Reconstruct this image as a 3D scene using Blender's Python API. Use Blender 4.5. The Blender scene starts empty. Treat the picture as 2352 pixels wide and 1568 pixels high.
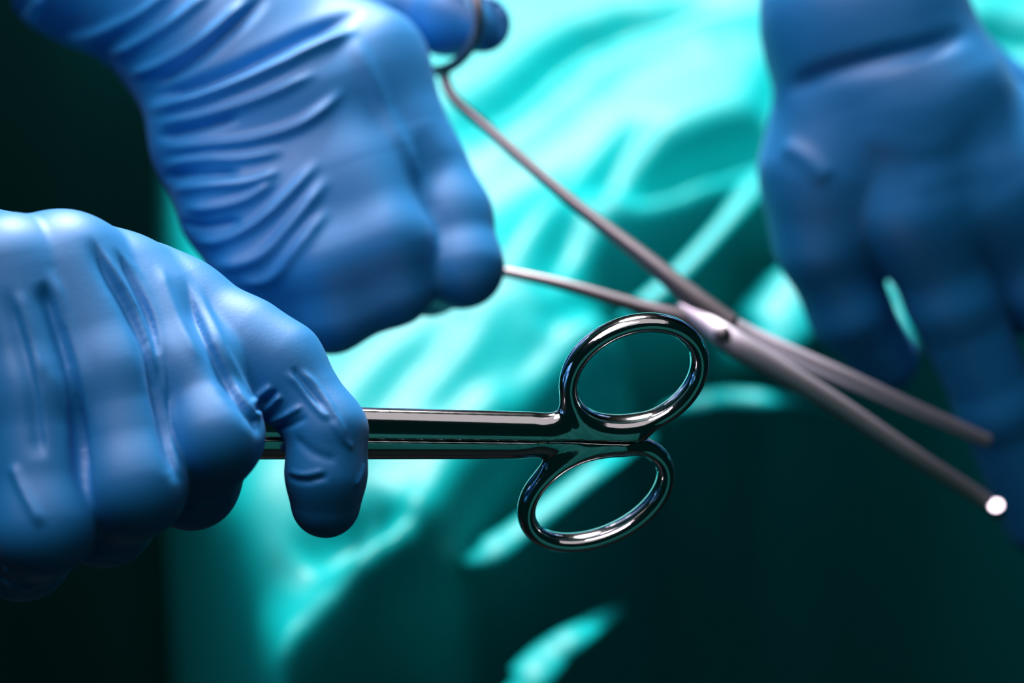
import bpy, math
import numpy as np
from mathutils import Matrix, Vector

# ------------------------------------------------------------------ camera, world, lights
sc = bpy.context.scene
COL = sc.collection
PITCH = math.radians(40.0)
CAM = np.array([0.0, 0.0, 1.56])
cam_data = bpy.data.cameras.new('camera')
cam = bpy.data.objects.new('camera', cam_data)
COL.objects.link(cam)
cam.location = CAM
cam.rotation_euler = (math.pi / 2 - PITCH, 0, 0)
cam_data.lens = 85.0
cam_data.sensor_width = 36.0
cam_data.clip_start = 0.05
cam_data.dof.use_dof = True
cam_data.dof.focus_distance = 0.606
cam_data.dof.aperture_fstop = 5.6
sc.camera = cam

world = bpy.data.worlds.new('room_air')
sc.world = world
world.use_nodes = True
world.node_tree.nodes['Background'].inputs[0].default_value = (0.06, 0.95, 1.0, 1)
world.node_tree.nodes['Background'].inputs[1].default_value = 0.009

def aim(o, target):
    d = Vector(target) - o.location
    o.rotation_euler = d.to_track_quat('-Z', 'Y').to_euler()

def area_light(name, loc, target, size, size_y, power, color, shape='RECTANGLE', spread=180):
    l = bpy.data.lights.new(name, 'AREA')
    l.shape = shape
    l.size = size
    l.size_y = size_y
    l.energy = power
    l.color = color
    l.spread = math.radians(spread)
    o = bpy.data.objects.new(name, l)
    COL.objects.link(o)
    o.location = loc
    aim(o, target)
    return o

# the operating lamp behind the field, the ceiling light above the team, and an added panel
area_light('surgical_lamp', (-0.06, 1.85, 2.10), (0.05, 0.78, 0.98), 0.5, 0.5, 25.0, (1.0, 0.96, 0.98), 'DISK', 110)
area_light('overhead_light', (-0.36, 0.74, 2.25), (-0.15, 0.46, 1.15), 0.8, 0.8, 12.0, (1.0, 0.84, 0.97))
area_light('overhead_light', (0.30, 0.78, 2.50), (0.30, 0.78, 1.0), 1.3, 1.3, 3.2, (1.0, 0.92, 0.95))  # unseen panel added to give the scissors a grey band to mirror

sc.view_settings.view_transform = 'Standard'
sc.view_settings.look = 'None'
sc.view_settings.gamma = 1.0
sc.view_settings.use_curve_mapping = False
sc.view_settings.exposure = -0.12

# ------------------------------------------------------------------ pixel / camera / world helpers
S = 36.0 / 85.0 / 2352.0           # metres per pixel and metre of distance
cp, sp = math.cos(PITCH), math.sin(PITCH)
M3 = np.array([[1, 0, 0], [0, sp, -cp], [0, cp, sp]], dtype=np.float64)  # columns: right, up, back

def C(px, py, d):
    return np.array([(px - 1176.0) * S * d, (784.0 - py) * S * d, -d])

def to_world(p):
    return np.asarray(p) @ M3.T + CAM

def W(px, py, d):
    return to_world(C(px, py, d))

def plane_pt(px, py, z0):
    r = M3 @ C(px, py, 1.0)
    t = (z0 - CAM[2]) / r[2]
    return CAM + r * t

# ------------------------------------------------------------------ distance fields and surface nets
def smin(a, b, k):
    h = np.maximum(k - np.abs(a - b), 0.0) / k
    return np.minimum(a, b) - h * h * k * 0.25

def cone(P, a, b, ra, rb):
    a = a.astype(np.float32); ab = (b - a).astype(np.float32)
    pa = P - a
    t = np.clip((pa @ ab) / np.float32(ab @ ab), 0, 1)
    q = pa - t[:, None] * ab
    return np.sqrt((q * q).sum(1)) - (ra + (rb - ra) * t).astype(np.float32)

def chain(P, pts, k=0.004):
    """pts: (px, py, depth, radius px)"""
    f = None
    for p, q in zip(pts[:-1], pts[1:]):
        v = cone(P, C(*p[:3]), C(*q[:3]), p[3] * S * p[2], q[3] * S * q[2])
        f = v if f is None else smin(f, v, k)
    return f

def surface_nets(fn, lo, hi, cell, margin=1.15):
    lo = np.asarray(lo, float); hi = np.asarray(hi, float)
    n = np.ceil((hi - lo) / cell).astype(int) + 1
    ax = [lo[i] + cell * np.arange(n[i]) for i in range(3)]
    F = np.empty(n, np.float32)
    # evaluate a coarse lattice first, then only the blocks near the surface
    B = 8
    nb = (n + B - 1) // B
    cx = [lo[i] + cell * (np.arange(nb[i]) * B + (B - 1) / 2) for i in range(3)]
    G = np.stack(np.meshgrid(*cx, indexing='ij'), -1).reshape(-1, 3).astype(np.float32)
    fb = fn(G).reshape(nb)
    near = np.abs(fb) < cell * B * 0.9 * margin
    big = lambda A: np.repeat(np.repeat(np.repeat(A, B, 0), B, 1), B, 2)[:n[0], :n[1], :n[2]]
    F[:] = big(fb)
    I = np.argwhere(big(near))
    for i0 in range(0, len(I), 200000):
        J = I[i0:i0 + 200000]
        F[J[:, 0], J[:, 1], J[:, 2]] = fn((lo + J * cell).astype(np.float32))
    ins = F < 0
    c = np.zeros(tuple(n - 1), np.uint8)
    corners = [(i, j, k) for i in (0, 1) for j in (0, 1) for k in (0, 1)]
    for (i, j, k) in corners:
        c += ins[i:n[0] - 1 + i, j:n[1] - 1 + j, k:n[2] - 1 + k]
    act = (c > 0) & (c < 8)
    idx = np.full(act.shape, -1, np.int64)
    I = np.argwhere(act)
    idx[act] = np.arange(len(I))
    acc = np.zeros((len(I), 3)); cnt = np.zeros(len(I))
    for a in corners:
        for axn in range(3):
            if a[axn]: continue
            b = list(a); b[axn] = 1
            fa = F[I[:, 0] + a[0], I[:, 1] + a[1], I[:, 2] + a[2]]
            fb = F[I[:, 0] + b[0], I[:, 1] + b[1], I[:, 2] + b[2]]
            m = (fa < 0) != (fb < 0)
            t = np.where(m, fa / np.where(m, fa - fb, 1), 0)
            p = np.zeros((len(I), 3)); p += a; p[:, axn] = t
            acc += p * m[:, None]; cnt += m
    V = lo + (I + acc / cnt[:, None]) * cell
    quads = []
    for axn in range(3):
        u, v = (axn + 1) % 3, (axn + 2) % 3
        sl0 = [slice(None)] * 3; sl1 = [slice(None)] * 3
        sl0[axn] = slice(0, n[axn] - 1); sl1[axn] = slice(1, n[axn])
        s0 = ins[tuple(sl0)]; s1 = ins[tuple(sl1)]
        E = np.argwhere(s0 != s1)
        E = E[(E[:, u] > 0) & (E[:, v] > 0) & (E[:, u] < n[u] - 1) & (E[:, v] < n[v] - 1)]
        flip = s0[E[:, 0], E[:, 1], E[:, 2]]
        def cell_at(du, dv):
            Q = E.copy(); Q[:, u] += du; Q[:, v] += dv
            return idx[Q[:, 0], Q[:, 1], Q[:, 2]]
        q = np.stack([cell_at(-1, -1), cell_at(0, -1), cell_at(0, 0), cell_at(-1, 0)], 1)
        q[~flip] = q[~flip][:, ::-1]
        quads.append(q)
    return V, np.concatenate(quads)

def subdivide(V, Q):
    e = np.concatenate([Q[:, [0, 1]], Q[:, [1, 2]], Q[:, [2, 3]], Q[:, [3, 0]]])
    es = np.sort(e, 1)
    key = es[:, 0] * (len(V) + 1) + es[:, 1]
    uq, first, inv = np.unique(key, return_index=True, return_inverse=True)
    ue = es[first]
    nv = len(V); nq = len(Q)
    mid = (V[ue[:, 0]] + V[ue[:, 1]]) * 0.5
    cen = V[Q].mean(1)
    m = inv.reshape(4, nq) + nv
    cc = np.arange(nq) + nv + len(ue)
    out = [np.stack([Q[:, i], m[i], cc, m[(i - 1) % 4]], 1) for i in range(4)]
    return np.concatenate([V, mid, cen]), np.concatenate(out)

TETRA = np.array([[1, -1, -1], [-1, -1, 1], [-1, 1, -1], [1, 1, 1]], np.float32)

def grad(fn, V, e=0.0003):
    P = V.astype(np.float32)
    g = np.zeros(V.shape)
    for k in TETRA:
        g += k[None] * fn(P + k * np.float32(e))[:, None]
    return g / (4 * e)

def relax(fn, V, steps=1):
    for _ in range(steps):
        g = grad(fn, V)
        l2 = (g * g).sum(1)
        V = V - (np.clip(fn(V.astype(np.float32)), -0.002, 0.002) / np.maximum(l2, 0.15))[:, None] * g
    return V

def ray_hits(fn, px, d0, d1):
    """march many pixel rays at once; returns points and which of them hit"""
    D = np.array([C(p[0], p[1], 1.0) for p in px])
    d = np.full(len(D), float(d0)); live = np.ones(len(D), bool); hit = np.zeros(len(D), bool)
    for _ in range(160):
        i = np.where(live)[0]
        if len(i) == 0: break
        v = fn((D[i] * d[i, None]).astype(np.float32))
        h = v < 0.0003
        hit[i[h]] = True; live[i[h]] = False
        j = i[~h]
        d[j] += np.maximum(v[~h] * 0.7, 0.0004)
        live[j[d[j] > d1]] = False
    return D * d[:, None], hit

def smooth_line(pts, n=8):
    p = np.array(pts, float)
    q = np.concatenate([[2 * p[0] - p[1]], p, [2 * p[-1] - p[-2]]])
    out = []
    for i in range(len(p) - 1):
        a, b, c, d = q[i:i + 4]
        for t in np.linspace(0, 1, n, endpoint=False):
            out.append(0.5 * (2 * b + (c - a) * t + (2 * a - 5 * b + 4 * c - d) * t * t + (3 * b - a - 3 * c + d) * t ** 3))
    out.append(p[-1])
    return np.array(out)

def dist_polyline(V, L):
    """distance to a polyline and the parameter along it"""
    best = np.full(len(V), 1e9); tt = np.zeros(len(V))
    n = len(L) - 1
    for i in range(n):
        a = L[i]; ab = L[i + 1] - a
        t = np.clip(((V - a) @ ab) / max(ab @ ab, 1e-12), 0, 1)
        d = np.sqrt((((V - a) - t[:, None] * ab) ** 2).sum(1))
        m = d < best
        best[m] = d[m]; tt[m] = (i + t[m]) / n
    return best, tt

def apply_folds(fn, V, N, folds, d0, d1):
    disp = np.zeros(len(V))
    lines = [smooth_line(f[0], 5) for f in folds]
    pts3, hit = ray_hits(fn, np.concatenate(lines), d0, d1)
    pos = 0
    for (pts, amp, w, *w_right), L2 in zip(folds, lines):
        sl = slice(pos, pos + len(L2)); pos += len(L2)
        L = pts3[sl][hit[sl]]
        if len(L) < 2: continue
        reach = 3.5 * max([w] + w_right) * 1e-3
        lo = L.min(0) - reach; hi = L.max(0) + reach
        m = np.where(((V > lo) & (V < hi)).all(1))[0]
        if len(m) == 0: continue
        d, t = dist_polyline(V[m], L)
        env = np.clip(np.minimum(t, 1 - t) * 5, 0, 1); env = env * env * (3 - 2 * env)
        wd = np.full(len(m), w * 1e-3)
        if w_right:                       # folds that are broad on one side and steep on the other
            k = np.clip((t * (len(L) - 1)).astype(int), 0, len(L) - 2)
            T = L[k + 1] - L[k]; O = V[m] - L[k]
            side = (T[:, 0] * O[:, 1] - T[:, 1] * O[:, 0]) / np.maximum(np.linalg.norm(T[:, :2], axis=1), 1e-9)
            wr = 0.5 + 0.5 * np.clip(side / 0.0004, -1, 1)
            wd = wd * (1 - wr) + w_right[0] * 1e-3 * wr
        x = d / wd
        disp[m] += amp * 1e-3 * env * np.exp(-x * x)
    return V + N * disp[:, None]

# ------------------------------------------------------------------ object helpers
def tag(o, label=None, cat=None, group=None, kind=None):
    if label: o['label'] = label
    if cat: o['category'] = cat
    if group: o['group'] = group
    if kind: o['kind'] = kind
    return o

def empty(name, loc):
    o = bpy.data.objects.new(name, None)
    o.empty_display_size = 0.02
    o.location = loc
    COL.objects.link(o)
    return o

def mesh_obj(name, V, F, mat, parent=None, origin=None):
    """V in world coordinates; the object sits at `origin` (or its parent's origin)"""
    V = np.asarray(V, float)
    if parent is not None:
        org = np.array(parent.matrix_world.translation) if parent.type != 'EMPTY' else np.array(parent.location)
        if parent.parent is not None:
            org = org + np.array(parent.parent.location)
    else:
        org = np.asarray(origin, float) if origin is not None else np.zeros(3)
    me = bpy.data.meshes.new(name)
    me.from_pydata((V - org).tolist(), [], [list(map(int, f)) for f in F])
    me.polygons.foreach_set('use_smooth', [True] * len(me.polygons))
    me.update()
    o = bpy.data.objects.new(name, me)
    o.data.materials.append(mat)
    COL.objects.link(o)
    if parent is not None:
        o.parent = parent
    else:
        o.location = org
    return o

def sweep(path, rad, nseg=20, normal=(0, 0, 1), closed=False):
    """tube with elliptical section; path in camera space, rad: list of (half width, half depth)"""
    P = np.asarray(path, float); n = len(P)
    rad = np.asarray(rad, float)
    if closed:
        T = np.roll(P, -1, 0) - np.roll(P, 1, 0)
    else:
        T = np.gradient(P, axis=0)
    T /= np.linalg.norm(T, axis=1)[:, None]
    nv = np.asarray(normal, float)
    A = np.cross(np.broadcast_to(nv, T.shape), T); A /= np.linalg.norm(A, axis=1)[:, None]
    Bv = np.cross(T, A)
    th = np.linspace(0, 2 * math.pi, nseg, endpoint=False)
    V = P[:, None] + A[:, None] * (np.cos(th)[None, :, None] * rad[:, None, 0:1]) + Bv[:, None] * (np.sin(th)[None, :, None] * rad[:, None, 1:2])
    V = V.reshape(-1, 3)
    F = []
    for i in range(n if closed else n - 1):
        j = (i + 1) % n
        for s in range(nseg):
            t = (s + 1) % nseg
            F.append([i * nseg + s, i * nseg + t, j * nseg + t, j * nseg + s])
    if not closed:
        V = np.concatenate([V, P[[0]] - T[[0]] * rad[0].min() * 0.6, P[[-1]] + T[[-1]] * rad[-1].min() * 0.6])
        a, b = len(V) - 2, len(V) - 1
        for s in range(nseg):
            t = (s + 1) % nseg
            F.append([a, t, s]); F.append([b, (n - 1) * nseg + s, (n - 1) * nseg + t])
    return V, F

# ------------------------------------------------------------------ materials
def principled(name, color, rough, metal=0.0, spec=0.5):
    m = bpy.data.materials.new(name)
    m.use_nodes = True
    b = m.node_tree.nodes['Principled BSDF']
    b.inputs['Base Color'].default_value = (*color, 1)
    b.inputs['Roughness'].default_value = rough
    b.inputs['Metallic'].default_value = metal
    b.inputs['Specular IOR Level'].default_value = spec
    return m, m.node_tree, b

def noise_bump(nt, b, scale, strength, dist, detail=3, stretch=None):
    tc = nt.nodes.new('ShaderNodeTexCoord')
    nz = nt.nodes.new('ShaderNodeTexNoise')
    nz.inputs['Scale'].default_value = scale
    nz.inputs['Detail'].default_value = detail
    if stretch:
        mp = nt.nodes.new('ShaderNodeMapping')
        mp.inputs['Scale'].default_value = stretch
        nt.links.new(tc.outputs['Object'], mp.inputs['Vector'])
        nt.links.new(mp.outputs['Vector'], nz.inputs['Vector'])
    else:
        nt.links.new(tc.outputs['Object'], nz.inputs['Vector'])
    bp = nt.nodes.new('ShaderNodeBump')
    bp.inputs['Strength'].default_value = strength
    bp.inputs['Distance'].default_value = dist
    nt.links.new(nz.outputs['Fac'], bp.inputs['Height'])
    nt.links.new(bp.outputs['Normal'], b.inputs['Normal'])
    return nz

def glove_material(name, color):
    m, nt, b = principled(name, color, 0.54, 0.0, 1.0)
    b.inputs['Subsurface Weight'].default_value = 0.0
    b.inputs['Sheen Weight'].default_value = 0.05
    b.inputs['Sheen Roughness'].default_value = 0.4
    b.inputs['Sheen Tint'].default_value = (0.75, 0.75, 1.0, 1)
    noise_bump(nt, b, 1500, 0.12, 0.0003, 2)
    return m

MAT_GLOVE = glove_material('blue_nitrile', (0.001, 0.24, 0.60))

MAT_STEEL, nt, b = principled('polished_steel', (0.78, 0.76, 0.77), 0.09, 1.0)
nz = noise_bump(nt, b, 260, 0.03, 0.0004, 3)
MAT_SATIN, nt, b = principled('satin_steel', (0.30, 0.28, 0.29), 0.40, 1.0)
noise_bump(nt, b, 500, 0.05, 0.0003, 3)

MAT_JAW, nt, b = principled('satin_steel_lit', (0.80, 0.76, 0.84), 0.52, 1.0)  # same steel as the shanks, with the light on the jaws put into its colour
noise_bump(nt, b, 500, 0.05, 0.0003, 3)

def cloth_material(name, color, spec, rough):
    m, nt, b = principled(name, color, rough, 0.0, spec)
    noise_bump(nt, b, 900, 0.25, 0.0006, 4)
    return m
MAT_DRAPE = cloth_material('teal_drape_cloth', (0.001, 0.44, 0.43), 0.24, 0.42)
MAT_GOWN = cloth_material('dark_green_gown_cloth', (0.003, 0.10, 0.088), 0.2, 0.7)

# ------------------------------------------------------------------ floor of the theatre
MAT_FLOOR, nt, b = principled('grey_floor_vinyl', (0.012, 0.024, 0.024), 0.5)
noise_bump(nt, b, 60, 0.05, 0.001, 3)
fl = mesh_obj('floor', [(x, y, z) for z in (-0.05, 0.0) for x, y in ((-2.5, -2.0), (2.5, -2.0), (2.5, 3.0), (-2.5, 3.0))],
              [[3, 2, 1, 0], [4, 5, 6, 7], [0, 1, 5, 4], [1, 2, 6, 5], [2, 3, 7, 6], [3, 0, 4, 7]], MAT_FLOOR)
fl.data.polygons.foreach_set('use_smooth', [False] * 6)
fl['kind'] = 'structure'
MAT_WALL, nt, b = principled('dark_theatre_wall', (0.02, 0.035, 0.035), 0.6)
noise_bump(nt, b, 40, 0.05, 0.001, 3)
wl = mesh_obj('wall_back', [(x, y, z) for z in (0.0, 2.9) for x, y in ((-2.5, 3.0), (2.5, 3.0), (2.5, 3.1), (-2.5, 3.1))],
              [[3, 2, 1, 0], [4, 5, 6, 7], [0, 1, 5, 4], [1, 2, 6, 5], [2, 3, 7, 6], [3, 0, 4, 7]], MAT_WALL)
wl.data.polygons.foreach_set('use_smooth', [False] * 6)
wl['kind'] = 'structure'

# ------------------------------------------------------------------ the drape under the hands
Z0 = 0.985
TOP = [(330, -420), (322, 200), (322, 470), (338, 640), (380, 900), (445, 1200), (530, 1400), (650, 1640), (700, 1500), (820, 1400),
       (950, 1290), (1040, 1200), (1120, 1070), (1220, 960), (1330, 850), (1410, 790), (1470, 720),
       (1430, 640), (1470, 560), (1590, 500), (1690, 440), (1780, 380), (1960, 330), (2150, 250), (2330, 200), (2800, 180), (5000, 120), (5200, -420)]

def poly_signed(X, Y, poly):
    best = np.full(X.shape, 1e9); inside = np.zeros(X.shape, bool)
    n = len(poly)
    for i in range(n):
        ax, ay = poly[i]; bx, by = poly[(i + 1) % n]
        dx, dy = bx - ax, by - ay
        t = np.clip(((X - ax) * dx + (Y - ay) * dy) / (dx * dx + dy * dy), 0, 1)
        d = np.hypot(X - ax - t * dx, Y - ay - t * dy)
        best = np.minimum(best, d)
        c = ((ay > Y) != (by > Y)) & (X < (bx - ax) * (Y - ay) / (by - ay + 1e-12) + ax)
        inside ^= c
    return np.where(inside, -best, best)

def build_drape():
    step = 0.0032
    xs = np.arange(-0.30, 0.95, step); ys = np.arange(0.30, 1.40, step)
    X, Y = np.meshgrid(xs, ys)
    poly = [tuple(plane_pt(px, py, Z0)[:2]) for px, py in smooth_line(TOP + [TOP[0]], 3)[:-1]]
    sd = poly_signed(X, Y, poly)
    soft = 0.005
    out = soft * np.logaddexp(0, sd / soft)
    slope = 16.0 + 9.0 * np.clip((-0.07 - X) / 0.04, 0, 1)
    q = plane_pt(1620, 560, Z0)
    slope = slope + 12.0 * np.exp(-((X - q[0]) ** 2 + (Y - q[1]) ** 2) / 0.022 ** 2)
    H = -slope * out
    H = np.maximum(H, -0.60)
    base = H.copy()

    def surf_pt(px, py):
        # where the pixel's ray meets the unfolded drape
        r = M3 @ C(px, py, 1.0)
        for t in np.arange(0.6, 2.2, 0.004):
            p = CAM + r * t
            i = int(round((p[1] - ys[0]) / step)); j = int(round((p[0] - xs[0]) / step))
            if 0 <= i < len(ys) and 0 <= j < len(xs) and p[2] < Z0 + base[i, j]:
                return p[:2]
        return None

    def fold(pts, amp, w):
        L = [surf_pt(*p) for p in smooth_line(pts, 4)]
        L = np.array([p for p in L if p is not None])
        if len(L) < 2: return
        V = np.stack([X.ravel(), Y.ravel()], 1)
        lo = L.min(0) - 3.5 * w; hi = L.max(0) + 3.5 * w
        m = np.where(((V > lo) & (V < hi)).all(1))[0]
        d, t = dist_polyline(V[m], L)
        env = np.sin(np.pi * np.clip(t, 0.0, 1.0)) ** 0.8
        H.ravel()[m] += amp * env * np.exp(-(d / w) ** 2)
    for args in DRAPE_FOLDS: fold(*args)
    # gentle rumple of the cloth, running along the diagonal folds
    a = math.radians(52)
    U = X * math.cos(a) + Y * math.sin(a); Wv = -X * math.sin(a) + Y * math.cos(a)
    H += 0.0013 * np.sin(Wv * 130 + 1.2 * np.sin(U * 19)) * (0.5 + 0.5 * np.sin(U * 31 + 1))
    H += 0.0034 * np.sin(Wv * 57 + 0.9 * np.sin(U * 11 + 1.1) + 0.7) * (0.6 + 0.4 * np.sin(U * 14))
    Z = Z0 + H
    V = np.stack([X, Y, Z], -1).reshape(-1, 3)
    ny, nx = X.shape
    k = np.arange(ny * nx).reshape(ny, nx)
    F = np.stack([k[:-1, :-1], k[:-1, 1:], k[1:, 1:], k[1:, :-1]], -1).reshape(-1, 4)
    F = F[(Z.ravel()[F] > Z0 - 0.57).any(1)]          # the hanging side ends in a hem
    used = np.unique(F); back = np.zeros(len(V), int); back[used] = np.arange(len(used))
    V = V[used]; F = back[F]
    o = mesh_obj('surgical_drape', V, F, MAT_DRAPE, origin=(0, 0.8, 0.4))
    sol = o.modifiers.new('cloth_thickness', 'SOLIDIFY'); sol.thickness = 0.0012; sol.offset = -1
    tag(o, 'bright teal surgical drape spread in folds under the gloved hands', 'drape')
    for pts, wid, flat in ROLLED_FOLDS:
        L = smooth_line(pts, 8)
        path = np.array([plane_pt(p[0], p[1], Z0 - p[2]) for p in L])
        w = np.interp(np.linspace(0, 1, len(L)), np.linspace(0, 1, len(wid)), wid) * 1e-3
        V, F = sweep(path, np.stack([w, w * flat], 1), 16, (0, 0.25, 1))
        f = mesh_obj('rolled_fold', V - np.array(o.location), F, MAT_DRAPE)
        f.parent = o
    return o

DRAPE_FOLDS = [
    # creases of the bright field
    ([(1040, 320), (1130, 275), (1230, 190), (1320, 110), (1420, 65), (1560, 35), (1800, 0)], -0.011, 0.008),
    ([(1060, 350), (1180, 300), (1300, 220), (1420, 140), (1600, 90), (1760, 60)], 0.004, 0.011),
    ([(1310, 500), (1390, 400), (1500, 270)], -0.008, 0.006),
    ([(1400, 450), (1530, 385), (1640, 335), (1810, 290)], -0.028, 0.011),
    ([(1580, 350), (1690, 310), (1820, 280)], -0.012, 0.007),
    ([(1380, 490), (1540, 490), (1650, 440), (1760, 370)], 0.004, 0.008),
    ([(1240, 690), (1300, 570), (1350, 470)], -0.007, 0.006),
    ([(1150, 660), (1230, 540), (1300, 440)], 0.004, 0.010),
    ([(1740, 320), (1790, 220), (1810, 120)], -0.008, 0.008),
    ([(2150, 50), (2300, 70), (2520, 80)], -0.016, 0.008),
    ([(1240, 760), (1370, 650), (1460, 550)], -0.010, 0.007),
    ([(800, 1010), (950, 860), (1080, 720)], -0.004, 0.009),
    ([(960, 980), (1110, 850), (1240, 690)], -0.004, 0.008),
    ([(1150, 900), (1230, 800), (1300, 740)], -0.005, 0.007),
    ([(700, 1270), (820, 1205), (930, 1160)], -0.013, 0.009),
    ([(500, 1300), (660, 1300), (800, 1240)], -0.004, 0.012),
    ([(480, 1460), (620, 1400), (800, 1300)], -0.007, 0.016),
    ([(600, 1600), (760, 1420), (880, 1300), (1010, 1170), (1110, 1030)], 0.006, 0.008),
]
# rolled folds standing off the hanging side: (pixel x, pixel y, metres below the top), half widths in mm, flatness
ROLLED_FOLDS = [
    ([(1420, 745, 0.010), (1470, 705, 0.002), (1560, 628, 0.0), (1660, 520, -0.002), (1740, 425, 0.0), (1800, 360, 0.008)], [3, 4.5, 4.2, 4.2, 6.5, 5], 0.55),
    ([(1690, 900, 0.09), (1750, 800, 0.036), (1800, 715, 0.028), (1840, 640, 0.030), (1890, 570, 0.08)], [10, 16, 17, 12, 7], 0.5),
    ([(1480, 985, 0.10), (1570, 935, 0.045), (1680, 915, 0.042), (1790, 925, 0.045), (1930, 950, 0.10)], [3, 5, 5.5, 5, 3], 0.6),
    ([(1030, 1330, 0.07), (1100, 1285, 0.034), (1180, 1230, 0.031), (1290, 1145, 0.031), (1400, 1060, 0.034), (1490, 1000, 0.07)], [4, 8, 6, 5.5, 5, 3], 0.5),
    ([(1120, 1680, 0.10), (1190, 1590, 0.058), (1260, 1510, 0.056), (1340, 1450, 0.060), (1420, 1400, 0.11)], [6, 9, 8, 6, 3], 0.5),
    ([(1940, 520, 0.07), (2010, 610, 0.030), (2090, 710, 0.030), (2150, 790, 0.034), (2220, 880, 0.08)], [5, 8, 9, 8, 5], 0.5),
]
build_drape()

# ------------------------------------------------------------------ dark gown hanging behind on the left
def gown_cloth(x0, x1, y0, z_top, z_bot, lean, label):
    n, mrows = 90, 40
    V = []
    for r in range(mrows + 1):
        v = r / mrows
        z = z_top + (z_bot - z_top) * v
        for i in range(n + 1):
            u = i / n
            x = x0 + (x1 - x0) * u
            y = y0 + 0.05 * math.sin(u * 3.2) + 0.020 * math.sin(u * 23 + 0.8 * math.sin(v * 3)) * (0.4 + 0.6 * v) + 0.009 * math.sin(u * 51 + 2)
            x += 0.006 * math.sin(v * 4 + u * 3)
            V.append((x, y + lean * (1 - v), z))
    F = [[r * (n + 1) + i, (r + 1) * (n + 1) + i, (r + 1) * (n + 1) + i + 1, r * (n + 1) + i + 1] for r in range(mrows) for i in range(n)]
    o = mesh_obj('surgical_gown', V, F, MAT_GOWN, origin=((x0 + x1) / 2, y0, z_bot))
    sol = o.modifiers.new('cloth_thickness', 'SOLIDIFY'); sol.thickness = 0.0015
    tag(o, label, 'gown')
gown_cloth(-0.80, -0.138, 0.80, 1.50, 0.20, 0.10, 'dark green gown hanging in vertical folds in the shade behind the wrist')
# the wearer opposite the lamp, seen only as the green mirrored in the scissors
gown_cloth(0.05, 0.62, -0.40, 1.38, 0.62, 0.06, 'green gown facing the lamp, mirrored in the flat of the scissors')

# ------------------------------------------------------------------ gloved hands
def build_hand(name, field, lo_px, hi_px, dr, cell, folds, label, cat='hand', base=None, fold_range=None):
    d0, d1 = dr
    corners = np.array([C(x, y, d) for x in (lo_px[0], hi_px[0]) for y in (lo_px[1], hi_px[1]) for d in dr])
    V, Q = surface_nets(field, corners.min(0), corners.max(0), cell)
    V = relax(field, V, 1)
    V, Q = subdivide(V, Q)
    V = relax(field, V, 1)
    N = grad(field, V)
    N /= np.maximum(np.linalg.norm(N, axis=1), 1e-6)[:, None]
    V = apply_folds(field, V, N, folds, d0, d1)
    Wv = to_world(V)
    root = empty(name, (Wv[:, 0].mean(), Wv[:, 1].mean(), Wv[:, 2].min()))
    tag(root, label, cat)
    mesh_obj('glove', Wv, Q, MAT_GLOVE, root)
    return root

def hand_field(fingers, palm, kf=0.0018, kp=0.006, thumb=None, kc=0.004):
    def fn(P):
        f = None
        for ch in fingers:
            v = chain(P, ch, kc)
            f = v if f is None else smin(f, v, kf)
        p = None
        for ch in palm:
            v = chain(P, ch, 0.008)
            p = v if p is None else smin(p, v, 0.012)
        f = smin(f, p, kp)
        if thumb is not None:
            f = smin(f, chain(P, thumb, kc), 0.004)
        return f
    return fn

# --- the near hand that holds the scissors
H1_F = [
    [(350, 684, 0.606, 94), (430, 716, 0.604, 91), (571, 784, 0.600, 89), (648, 832, 0.598, 90), (752, 990, 0.594, 86), (749, 1085, 0.594, 87), (748, 1155, 0.596, 80)],
    [(290, 655, 0.597, 93), (435, 850, 0.586, 96), (492, 1000, 0.580, 108), (440, 1105, 0.595, 104), (290, 1100, 0.612, 95)],
    [(155, 607, 0.586, 112), (258, 860, 0.578, 107), (304, 1110, 0.572, 120), (240, 1185, 0.588, 110), (130, 1120, 0.606, 95)],
    [(5, 618, 0.578, 120), (72, 900, 0.572, 113), (98, 1200, 0.566, 118), (50, 1262, 0.583, 110), (-60, 1180, 0.598, 95)],
]
H1_P = [
    [(340, 690, 0.612, 95), (0, 690, 0.622, 170), (-420, 760, 0.632, 200)],
    [(270, 655, 0.604, 102), (-60, 690, 0.612, 170), (-420, 800, 0.625, 210)],
    [(140, 628, 0.595, 122), (-120, 690, 0.602, 170), (-420, 830, 0.615, 210)],
    [(-5, 660, 0.589, 130), (-200, 760, 0.596, 170), (-420, 850, 0.610, 200)],
    [(-420, 800, 0.62, 215), (-900, 880, 0.65, 215)],
    # stretched glove film between the fingers
    [(380, 705, 0.600, 90), (490, 815, 0.597, 72)],
    [(430, 748, 0.601, 86), (545, 838, 0.598, 82), (615, 885, 0.598, 78)],
    [(220, 670, 0.592, 100), (330, 850, 0.585, 82)],
    [(80, 655, 0.583, 108), (155, 880, 0.577, 90)],
]
H1_T = [(-150, 820, 0.640, 150), (160, 860, 0.650, 105), (420, 900, 0.640, 90), (590, 930, 0.630, 76)]
f1 = hand_field(H1_F, H1_P, 0.0016, 0.0085, H1_T)

def crease(pts, amp, w, off=22, flank=0.5):
    """a drawn-in line of the glove with the film raised along both sides of it"""
    L = smooth_line(pts, 3)
    T = np.gradient(L, axis=0); T /= np.linalg.norm(T, axis=1)[:, None]
    Nn = np.stack([-T[:, 1], T[:, 0]], 1)
    return [(L, -amp, w), (L + Nn * off, amp * flank, w), (L - Nn * off, amp * flank, w)]

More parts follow.
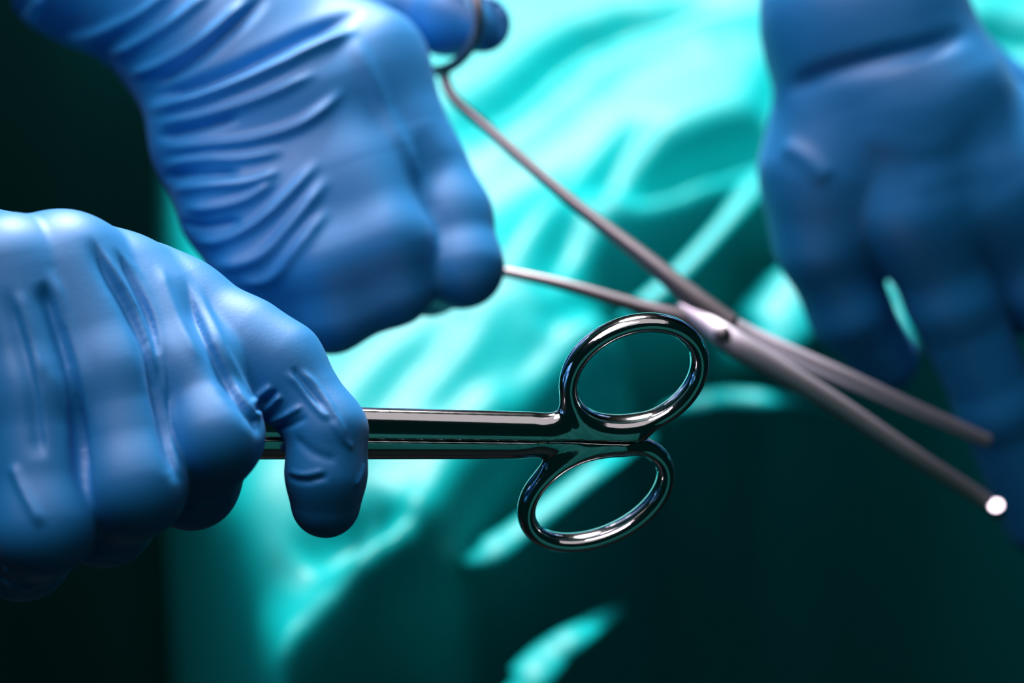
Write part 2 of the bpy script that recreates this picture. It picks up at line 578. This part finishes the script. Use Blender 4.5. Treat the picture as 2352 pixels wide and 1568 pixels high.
H1_FOLDS = [
    # drawn-in lines between the fingers: broad on the side of the near finger, steep on the other
    ([(205, 535), (245, 611), (300, 709), (343, 807), (372, 940), (398, 1052), (424, 1125)], -2.0, 2.8, 0.9),
    ([(225, 560), (265, 625), (318, 705), (358, 800), (386, 930), (405, 1020)], 0.6, 1.4),
    ([(262, 560), (306, 642), (345, 734), (366, 832), (376, 920)], -1.3, 2.0, 0.8),
    ([(285, 575), (325, 645), (360, 735), (382, 830)], 0.4, 1.2),
    ([(96, 640), (122, 697), (153, 807), (178, 905), (194, 1022), (210, 1180)], -2.0, 3.0, 0.9),
    ([(110, 610), (142, 695), (172, 800), (198, 900), (212, 1010)], 0.7, 1.6),
    ([(420, 628), (471, 758), (533, 881), (588, 954), (610, 974)], -2.3, 3.6, 1.0),
    ([(365, 600), (392, 685), (425, 758), (470, 840)], 0.5, 1.6),
    ([(445, 640), (492, 745), (550, 860), (600, 930)], 0.5, 1.4),
    ([(10, 650), (45, 760), (75, 880), (90, 990), (100, 1060)], -1.2, 2.6, 1.2),
    ([(40, 660), (70, 760), (100, 880)], 0.4, 1.6),
    ([(25, 1060), (55, 1130), (100, 1215)], 0.8, 1.3),
    ([(578, 930), (600, 905), (628, 885)], 1.0, 0.8),
    ([(586, 945), (612, 918), (640, 895)], -0.7, 0.6),
    ([(596, 952), (622, 930), (650, 905)], 1.0, 0.7),
    ([(608, 972), (650, 957), (700, 930)], 0.9, 0.8),
    ([(615, 985), (660, 978), (710, 955)], -0.6, 0.8),
    ([(655, 850), (690, 890), (730, 940), (760, 965)], 0.7, 0.8),
    ([(670, 840), (700, 885), (745, 940)], -0.5, 0.7),
    ([(685, 845), (730, 890), (775, 960), (800, 1020)], 0.6, 0.9),
    ([(760, 960), (790, 1010), (815, 1030)], 0.5, 0.8),
    ([(670, 1000), (720, 1040), (780, 1060)], -0.4, 1.2),
    ([(655, 1095), (700, 1105), (760, 1092)], -0.6, 0.8),
    ([(655, 1082), (700, 1090), (750, 1080)], 0.4, 0.7),
    ([(815, 1120), (832, 1090), (838, 1060)], 0.5, 0.8),
    ([(0, 1330), (50, 1350), (110, 1335)], 0.8, 1.4),
    ([(10, 1300), (30, 1330), (40, 1360)], 0.9, 1.0),
    ([(210, 1270), (270, 1275), (330, 1250)], 0.6, 1.2),
    ([(425, 1170), (470, 1165), (520, 1140)], 0.7, 1.1),
]
build_hand('gloved_hand', f1, (-900, 400), (900, 1420), (0.535, 0.70), 0.0010, H1_FOLDS,
           'near gloved hand at the left gripping the scissors in its fist')

# --- the hand behind it, with its thumb in the ring of the long forceps
H2_F = [
    [(800, 420, 0.698, 115), (880, 560, 0.692, 108), (900, 655, 0.694, 90), (840, 680, 0.715, 82), (800, 600, 0.735, 78)],
    [(670, 470, 0.694, 118), (740, 610, 0.688, 108), (760, 715, 0.690, 92), (700, 700, 0.712, 84), (690, 600, 0.735, 78)],
    [(540, 480, 0.694, 112), (590, 600, 0.690, 100), (600, 690, 0.694, 86), (560, 660, 0.716, 78), (560, 580, 0.735, 72)],
]
H2_P = [
    [(930, 330, 0.712, 115), (840, 160, 0.718, 135), (620, 60, 0.725, 160)],
    [(800, 420, 0.704, 125), (720, 240, 0.708, 150), (560, 100, 0.720, 165)],
    [(670, 470, 0.702, 125), (600, 290, 0.706, 150), (520, 130, 0.718, 165)],
    [(540, 480, 0.702, 110), (500, 330, 0.708, 140), (470, 140, 0.718, 165)],
    [(520, 100, 0.722, 190), (400, -20, 0.730, 212), (230, -150, 0.742, 250), (0, -330, 0.76, 290)],
]
H2_I = [(985, 400, 0.712, 98), (1030, 500, 0.708, 98), (1062, 612, 0.702, 90), (985, 640, 0.722, 80), (900, 560, 0.742, 76)]
H2_T = [(800, 60, 0.745, 110), (930, 20, 0.752, 85), (1030, 42, 0.744, 82), (1108, 56, 0.738, 66)]
f2_round = hand_field(H2_F, H2_P, 0.010, 0.012, H2_T)

def smax(a, b, k):
    return -smin(-a, -b, k)

# the side of the hand above the index finger is a flat facet turned to the lamp
_a, _b, _c = C(815, 40, 0.6865), C(985, 520, 0.6830), C(1035, 240, 0.706)
_n = np.cross(_b - _a, _c - _a); _n /= np.linalg.norm(_n)
if _n[0] < 0: _n = -_n

def f2(P):
    f = f2_round(P)
    pl = ((P - _a.astype(np.float32)) @ _n.astype(np.float32))
    near = (P[:, 2] > -0.735)
    f = np.where(near, smax(f, pl, 0.006), f)
    f = smin(f, chain(P, H2_I, 0.004), 0.005)
    return np.maximum(f, (P - CUFF_C.astype(np.float32)) @ CUFF_N.astype(np.float32))

# the cuff of the glove ends across the forearm
CUFF_C = C(223, -154, 0.742)
CUFF_N = C(100, -260, 0.752) - C(400, -20, 0.730); CUFF_N /= np.linalg.norm(CUFF_N)
H2_FOLDS = [
    ([(290, 225), (420, 205), (560, 150), (700, 80), (840, 20)], -2.75, 2.2),
    ([(300, 255), (430, 235), (580, 180), (720, 115), (830, 60)], 2.75, 1.8),
    ([(320, 290), (450, 270), (600, 225), (740, 160)], 1.50, 1.5),
    ([(330, 320), (440, 300), (560, 265)], -1.50, 1.3),
    ([(330, 345), (450, 335), (580, 320), (700, 280), (800, 200)], 1.75, 1.6),
    ([(345, 385), (450, 370), (560, 365), (660, 345)], 1.62, 1.4),
    ([(350, 410), (440, 400), (560, 395)], -1.50, 1.2),
    ([(370, 440), (460, 430), (570, 420), (650, 390)], 1.62, 1.4),
    ([(380, 475), (470, 480), (560, 460), (640, 410)], 1.50, 1.4),
    ([(395, 510), (470, 520), (560, 505)], -1.38, 1.2),
    ([(410, 545), (500, 555), (580, 520), (660, 450), (740, 360)], 1.75, 1.6),
    ([(440, 600), (530, 610), (610, 580), (690, 490), (760, 400)], 1.62, 1.8),
    ([(540, 650), (620, 640), (690, 560), (760, 470)], 1.25, 1.8),
    ([(120, 90), (220, 80), (330, 30), (420, -40)], 2.00, 1.8),
    ([(200, 140), (300, 110), (400, 50), (500, -30)], 1.75, 1.6),
    ([(265, 180), (370, 150), (480, 80), (580, -10)], 1.88, 1.6),
    ([(330, 200), (430, 150), (540, 60), (620, -20)], -1.88, 1.8),
    ([(800, 60), (840, 150), (890, 260), (960, 400), (990, 500)], 1.00, 3.0),
    ([(0, 100), (50, 60), (100, -10)], 2.00, 1.6),
]
hand2 = build_hand('gloved_hand', f2, (-160, -460), (1260, 900), (0.63, 0.83), 0.0012, H2_FOLDS,
           'wrinkled gloved hand behind the near one with its thumb through the forceps ring')

ua = np.cross(CUFF_N, [0, 0, 1]); ua /= np.linalg.norm(ua); ub = np.cross(CUFF_N, ua)
RC = 252 * S * 0.742
cuff = [CUFF_C - CUFF_N * 0.001 + RC * (ua * math.cos(a) + ub * math.sin(a)) for a in np.linspace(0, 2 * math.pi, 64, endpoint=False)]
V, F = sweep(cuff, [(0.0012, 0.0012)] * 64, 10, CUFF_N, True)
mesh_obj('cuff_rim', to_world(V), F, MAT_GLOVE, hand2)
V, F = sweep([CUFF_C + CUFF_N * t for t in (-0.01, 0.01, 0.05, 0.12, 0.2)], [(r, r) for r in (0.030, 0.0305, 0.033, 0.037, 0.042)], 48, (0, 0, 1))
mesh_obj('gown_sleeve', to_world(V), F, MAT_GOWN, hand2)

# --- the hand reaching in from the upper right
H3_F = [
    [(1890, 400, 0.762, 118), (1885, 560, 0.766, 102), (1950, 710, 0.775, 92), (2035, 825, 0.786, 75)],
    [(2110, 480, 0.758, 118), (2190, 680, 0.766, 110), (2290, 930, 0.778, 92), (2390, 1190, 0.794, 84)],
    [(2290, 440, 0.758, 118), (2400, 640, 0.764, 106), (2500, 840, 0.775, 92), (2570, 1010, 0.79, 84)],
    [(2430, 380, 0.762, 108), (2560, 530, 0.770, 95), (2650, 660, 0.780, 84), (2710, 780, 0.793, 76)],
]
H3_P = [
    [(1890, 390, 0.764, 118), (1930, 230, 0.764, 135), (1960, 60, 0.766, 180)],
    [(2100, 450, 0.758, 130), (2060, 250, 0.756, 160), (1980, 60, 0.763, 190)],
    [(2280, 420, 0.758, 130), (2150, 240, 0.756, 160), (2000, 60, 0.763, 190)],
    [(2420, 390, 0.766, 112), (2230, 270, 0.770, 105), (2020, 60, 0.766, 180)],
    [(1975, 40, 0.765, 205), (1950, -300, 0.775, 215)],
]
H3_T = [(2160, 110, 0.785, 95), (2300, 225, 0.790, 82), (2450, 340, 0.788, 78), (2560, 440, 0.786, 68)]
f3 = hand_field(H3_F, H3_P, 0.003, 0.018, H3_T)
H3_FOLDS = [
    ([(1790, 220), (1880, 175), (2000, 140), (2120, 110), (2240, 70)], -2.6, 3.0),
    ([(1780, 270), (1900, 235), (2020, 190), (2150, 150)], 0.3, 4.0),
    ([(1960, 290), (2040, 330), (2110, 340), (2230, 310)], 0.6, 5),
    ([(2080, 430), (2180, 400), (2352, 360)], 0.5, 5),
    ([(1790, 330), (1850, 360), (1910, 420)], 1.2, 3.0),
]
build_hand('gloved_hand', f3, (1640, -260), (2800, 1320), (0.67, 0.88), 0.0014, H3_FOLDS,
           'blurred gloved hand at the right reaching down with spread fingers')

# ------------------------------------------------------------------ scissors in the near hand
SN = np.array([0.20, -0.36, 1.0]); SN /= np.linalg.norm(SN)       # front side of the scissors, camera space
SO = C(1240, 1003, 0.612)
E1 = np.array([1.0, 0.0, 0.0]); E1 -= SN * (E1 @ SN); E1 /= np.linalg.norm(E1)
E2 = np.cross(SN, E1)

def on_plane(px, py):
    r = C(px, py, 1.0)
    t = (SO @ SN) / (r @ SN)
    q = r * t - SO
    return np.array([q @ E1, q @ E2])

def ellipse_px(cx, cy, A, B, phi, n=72):
    a = np.linspace(0, 2 * math.pi, n, endpoint=False)
    ph = math.radians(phi)
    x = A * np.cos(a); y = B * np.sin(a)
    return [(cx + X * math.cos(ph) - Y * math.sin(ph), cy - (X * math.sin(ph) + Y * math.cos(ph))) for X, Y in zip(x, y)]

def seg2(P, L, closed=False):
    best = np.full(len(P), 1e9, np.float32)
    n = len(L)
    for i in range(n if closed else n - 1):
        a = L[i]; ab = L[(i + 1) % n] - a
        t = np.clip(((P - a) @ ab) / (ab @ ab), 0, 1)
        best = np.minimum(best, np.sqrt((((P - a) - t[:, None] * ab) ** 2).sum(1)))
    return best

def scissor_half(upper):
    if upper:
        ring = np.array([on_plane(*p) for p in ellipse_px(1456, 860, 157, 112, 23)])
        edge = [on_plane(300, 972), on_plane(840, 994), on_plane(1500, 1002)]
    else:
        ring = np.array([on_plane(*p) for p in ellipse_px(1369, 1132, 170, 99, 24)])
        edge = [on_plane(300, 974), on_plane(840, 996), on_plane(1500, 1004)]
    e0, e1 = edge[1], edge[2]
    u = (e1 - e0) / np.linalg.norm(e1 - e0)
    nrm = np.array([-u[1], u[0]]) * (1 if upper else -1)     # away from the joint between the two halves
    s_end = float((on_plane(1470 if upper else 1440, 990) - e0) @ u)
    s_tap = float((on_plane(1215 if upper else 1185, 990) - e0) @ u)
    l_tap = 0.020 if upper else 0.018
    half_w = 0.0066
    hz = 0.0046
    def fn(P):
        ab = P[:, :2]; z = P[:, 2]
        # ring: oval wire, deeper than wide
        d = seg2(ab, ring, True)
        wx, wz = 0.0023, 0.0036
        k0 = np.sqrt((d / wx) ** 2 + (z / wz) ** 2); k1 = np.sqrt((d / wx ** 2) ** 2 + (z / wz ** 2) ** 2)
        fr = k0 * (k0 - 1) / np.maximum(k1, 1e-6)
        # shank: half of an oval bar
        q = ab - e0
        s = q @ u; t = q @ nrm
        e = np.clip((s - s_tap) / l_tap, 0, 1); e = e * e * (3 - 2 * e)
        tw = half_w * np.clip(1.0 - 0.08 * s / s_tap, 0.5, 1.2) * (1 - 0.62 * e)
        hs = hz - 0.0016 * e
        k0 = np.sqrt((t / tw) ** 2 + (z / hs) ** 2); k1 = np.sqrt((t / tw ** 2) ** 2 + (z / hs ** 2) ** 2)
        fs = k0 * (k0 - 1) / np.maximum(k1, 1e-6)
        cap = np.maximum(s - s_end, -(s + 0.045))
        fs = np.sqrt(np.maximum(fs + 0.002, 0) ** 2 + np.maximum(cap + 0.002, 0) ** 2) + np.minimum(np.maximum(fs, cap) + 0.002, 0) - 0.002
        f = smin(fs, fr, 0.0070)
        return np.maximum(f, 0.00018 - t).astype(np.float32)
    ring_lo = ring.min(0); ring_hi = ring.max(0)
    xs0 = (e0 - u * 0.047)
    lo = np.minimum(np.minimum(ring_lo, xs0), e0 - 0.009) - 0.004
    hi = np.maximum(np.maximum(ring_hi, e0), e0 + 0.009) + 0.004
    V, Q = surface_nets(fn, (lo[0], lo[1], -0.0058), (hi[0], hi[1], 0.0058), 0.00042, 2.0)
    for _ in range(2):
        g = grad(fn, V, 0.00008); l2 = (g * g).sum(1)
        V = V - (np.clip(fn(V.astype(np.float32)), -0.001, 0.001) / np.maximum(l2, 0.3))[:, None] * g
    cs = SO + V[:, :1] * E1 + V[:, 1:2] * E2 + V[:, 2:3] * SN
    return to_world(cs), Q

sc_org = to_world(SO)
scissors = empty('scissors', sc_org)
tag(scissors, 'polished steel scissors held handles outward by the near gloved hand', 'scissors')
for up, lab in ((True, 'upper handle with its oval finger ring'), (False, 'lower handle with its oval finger ring')):
    V, Q = scissor_half(up)
    o = mesh_obj('handle', V, Q, MAT_STEEL, scissors)
    o['label'] = lab

# the blades lie inside the fist
def in_plane(px, py, lift):
    q = on_plane(px, py)
    return SO + E1 * q[0] + E2 * q[1] + SN * lift
for lift, dy in ((0.0011, 5), (-0.0011, -5)):
    path = [in_plane(px, 980 + dy * k, lift) for px, k in ((450, 1.0), (380, 0.6), (300, 0.2), (220, 0.0), (140, 0.0), (70, 0.0))]
    V, F = sweep(path, [(0.0045, 0.0010), (0.0050, 0.0010), (0.0046, 0.0010), (0.0038, 0.0009), (0.0026, 0.0008), (0.0010, 0.0006)], 16, SN)
    mesh_obj('blade', to_world(V), F, MAT_STEEL, scissors)
pq = on_plane(400, 980)
sv = []
for h, r in ((-0.0026, 0.0020), (0.0026, 0.0020), (0.0030, 0.0015)):
    for a in np.linspace(0, 2 * math.pi, 20, endpoint=False):
        sv.append(SO + E1 * (pq[0] + r * math.cos(a)) + E2 * (pq[1] + r * math.sin(a)) + SN * h)
sf = [[k * 20 + i, k * 20 + (i + 1) % 20, (k + 1) * 20 + (i + 1) % 20, (k + 1) * 20 + i] for k in range(2) for i in range(20)] + [list(range(40, 60)), list(range(19, -1, -1))]
mesh_obj('pivot_screw', to_world(np.array(sv)), sf, MAT_STEEL, scissors)

# ------------------------------------------------------------------ long forceps in the second hand
forceps = empty('forceps', W(1640, 750, 0.705))
tag(forceps, 'long steel ring-handled forceps crossing the field out of focus', 'forceps')

def rod(name, pts, parent, mat, n=10, nseg=18, normal=(0, 0, 1)):
    """pts: px, py, depth, half width px, half depth px"""
    L = smooth_line([(p[0], p[1], p[2], p[3], p[4]) for p in pts], n)
    path = [C(*p[:3]) for p in L]
    rad = [(p[3] * S * p[2], p[4] * S * p[2]) for p in L]
    V, F = sweep(path, rad, nseg, normal)
    return mesh_obj(name, to_world(V), F, mat, parent)

def ring(name, cx, cy, d, A, B, phi, tube, parent, tilt=(0, 0)):
    pts = ellipse_px(cx, cy, A, B, phi, 64)
    path = [C(x, y, d + tilt[0] * (x - cx) + tilt[1] * (y - cy)) for x, y in pts]
    rad = [(tube * S * d, tube * 1.35 * S * d)] * len(path)
    V, F = sweep(path, rad, 16, (0, 0, 1), True)
    return mesh_obj(name, to_world(V), F, MAT_SATIN, parent)

ring('finger_ring', 1006, 48, 0.742, 92, 116, -12, 13, forceps, (-0.00019, 0.0))
ring('finger_ring', 1010, 590, 0.716, 105, 85, 20, 13, forceps)
rod('shank', [(1016, 158, 0.742, 13, 16), (1040, 222, 0.738, 13, 15), (1120, 295, 0.730, 14, 15), (1300, 452, 0.720, 15, 15), (1480, 592, 0.712, 20, 16), (1590, 682, 0.708, 26, 16), (1680, 752, 0.706, 30, 15)], forceps, MAT_SATIN)
rod('shank', [(1105, 615, 0.716, 12, 14), (1180, 628, 0.714, 12, 14), (1300, 655, 0.712, 14, 14), (1450, 698, 0.710, 17, 15), (1570, 732, 0.708, 24, 15), (1680, 778, 0.708, 28, 14)], forceps, MAT_SATIN)
rod('jaw', [(1560, 700, 0.709, 10, 8), (1620, 742, 0.7055, 24, 14), (1690, 790, 0.703, 31, 24), (1800, 855, 0.705, 27, 24), (1930, 935, 0.710, 24, 22), (2090, 1040, 0.718, 21, 20), (2230, 1128, 0.728, 19, 19), (2296, 1172, 0.732, 18, 18)], forceps, MAT_JAW)
rod('jaw', [(1600, 712, 0.714, 10, 8), (1650, 738, 0.713, 26, 18), (1720, 775, 0.714, 28, 20), (1820, 818, 0.715, 25, 20), (1940, 868, 0.718, 22, 19), (2080, 930, 0.724, 19, 18), (2200, 982, 0.730, 17, 16), (2270, 1012, 0.734, 15, 15)], forceps, MAT_JAW)
# the blunt ground end of the lower jaw
tp = W(2290, 1168, 0.729)
th = np.linspace(0, 2 * math.pi, 20, endpoint=False)
hn = np.array([-0.276, -0.272, 0.92]); hn /= np.linalg.norm(hn)
ta = np.cross(hn, [1, 0, 0]); ta /= np.linalg.norm(ta); tb = np.cross(hn, ta)
rt = 19 * S * 0.73
Vt = [tp + hn * h + (ta * math.cos(a) + tb * math.sin(a)) * r for h, r in ((-0.002, rt), (0.0018, rt), (0.0022, rt * 0.86)) for a in th]
Ft = [[k * 20 + i, k * 20 + (i + 1) % 20, (k + 1) * 20 + (i + 1) % 20, (k + 1) * 20 + i] for k in range(2) for i in range(20)] + [list(range(40, 60)), list(range(19, -1, -1))]
tip = mesh_obj('jaw_tip', np.array(Vt), Ft, MAT_STEEL, forceps)
for p in tip.data.polygons: p.use_smooth = len(p.vertices) == 4
# pivot screw at the box joint
th = np.linspace(0, 2 * math.pi, 24, endpoint=False)
pc = C(1660, 768, 0.7003)
Vp = [pc + np.array([math.cos(a), math.sin(a), 0]) * 0.0026 for a in th] + [pc + np.array([math.cos(a) * 0.0022, math.sin(a) * 0.0022, 0.0008]) for a in th]
Fp = [[i, (i + 1) % 24, 24 + (i + 1) % 24, 24 + i] for i in range(24)] + [list(range(24, 48))]
mesh_obj('pivot_screw', to_world(np.array(Vp)), Fp, MAT_SATIN, forceps)
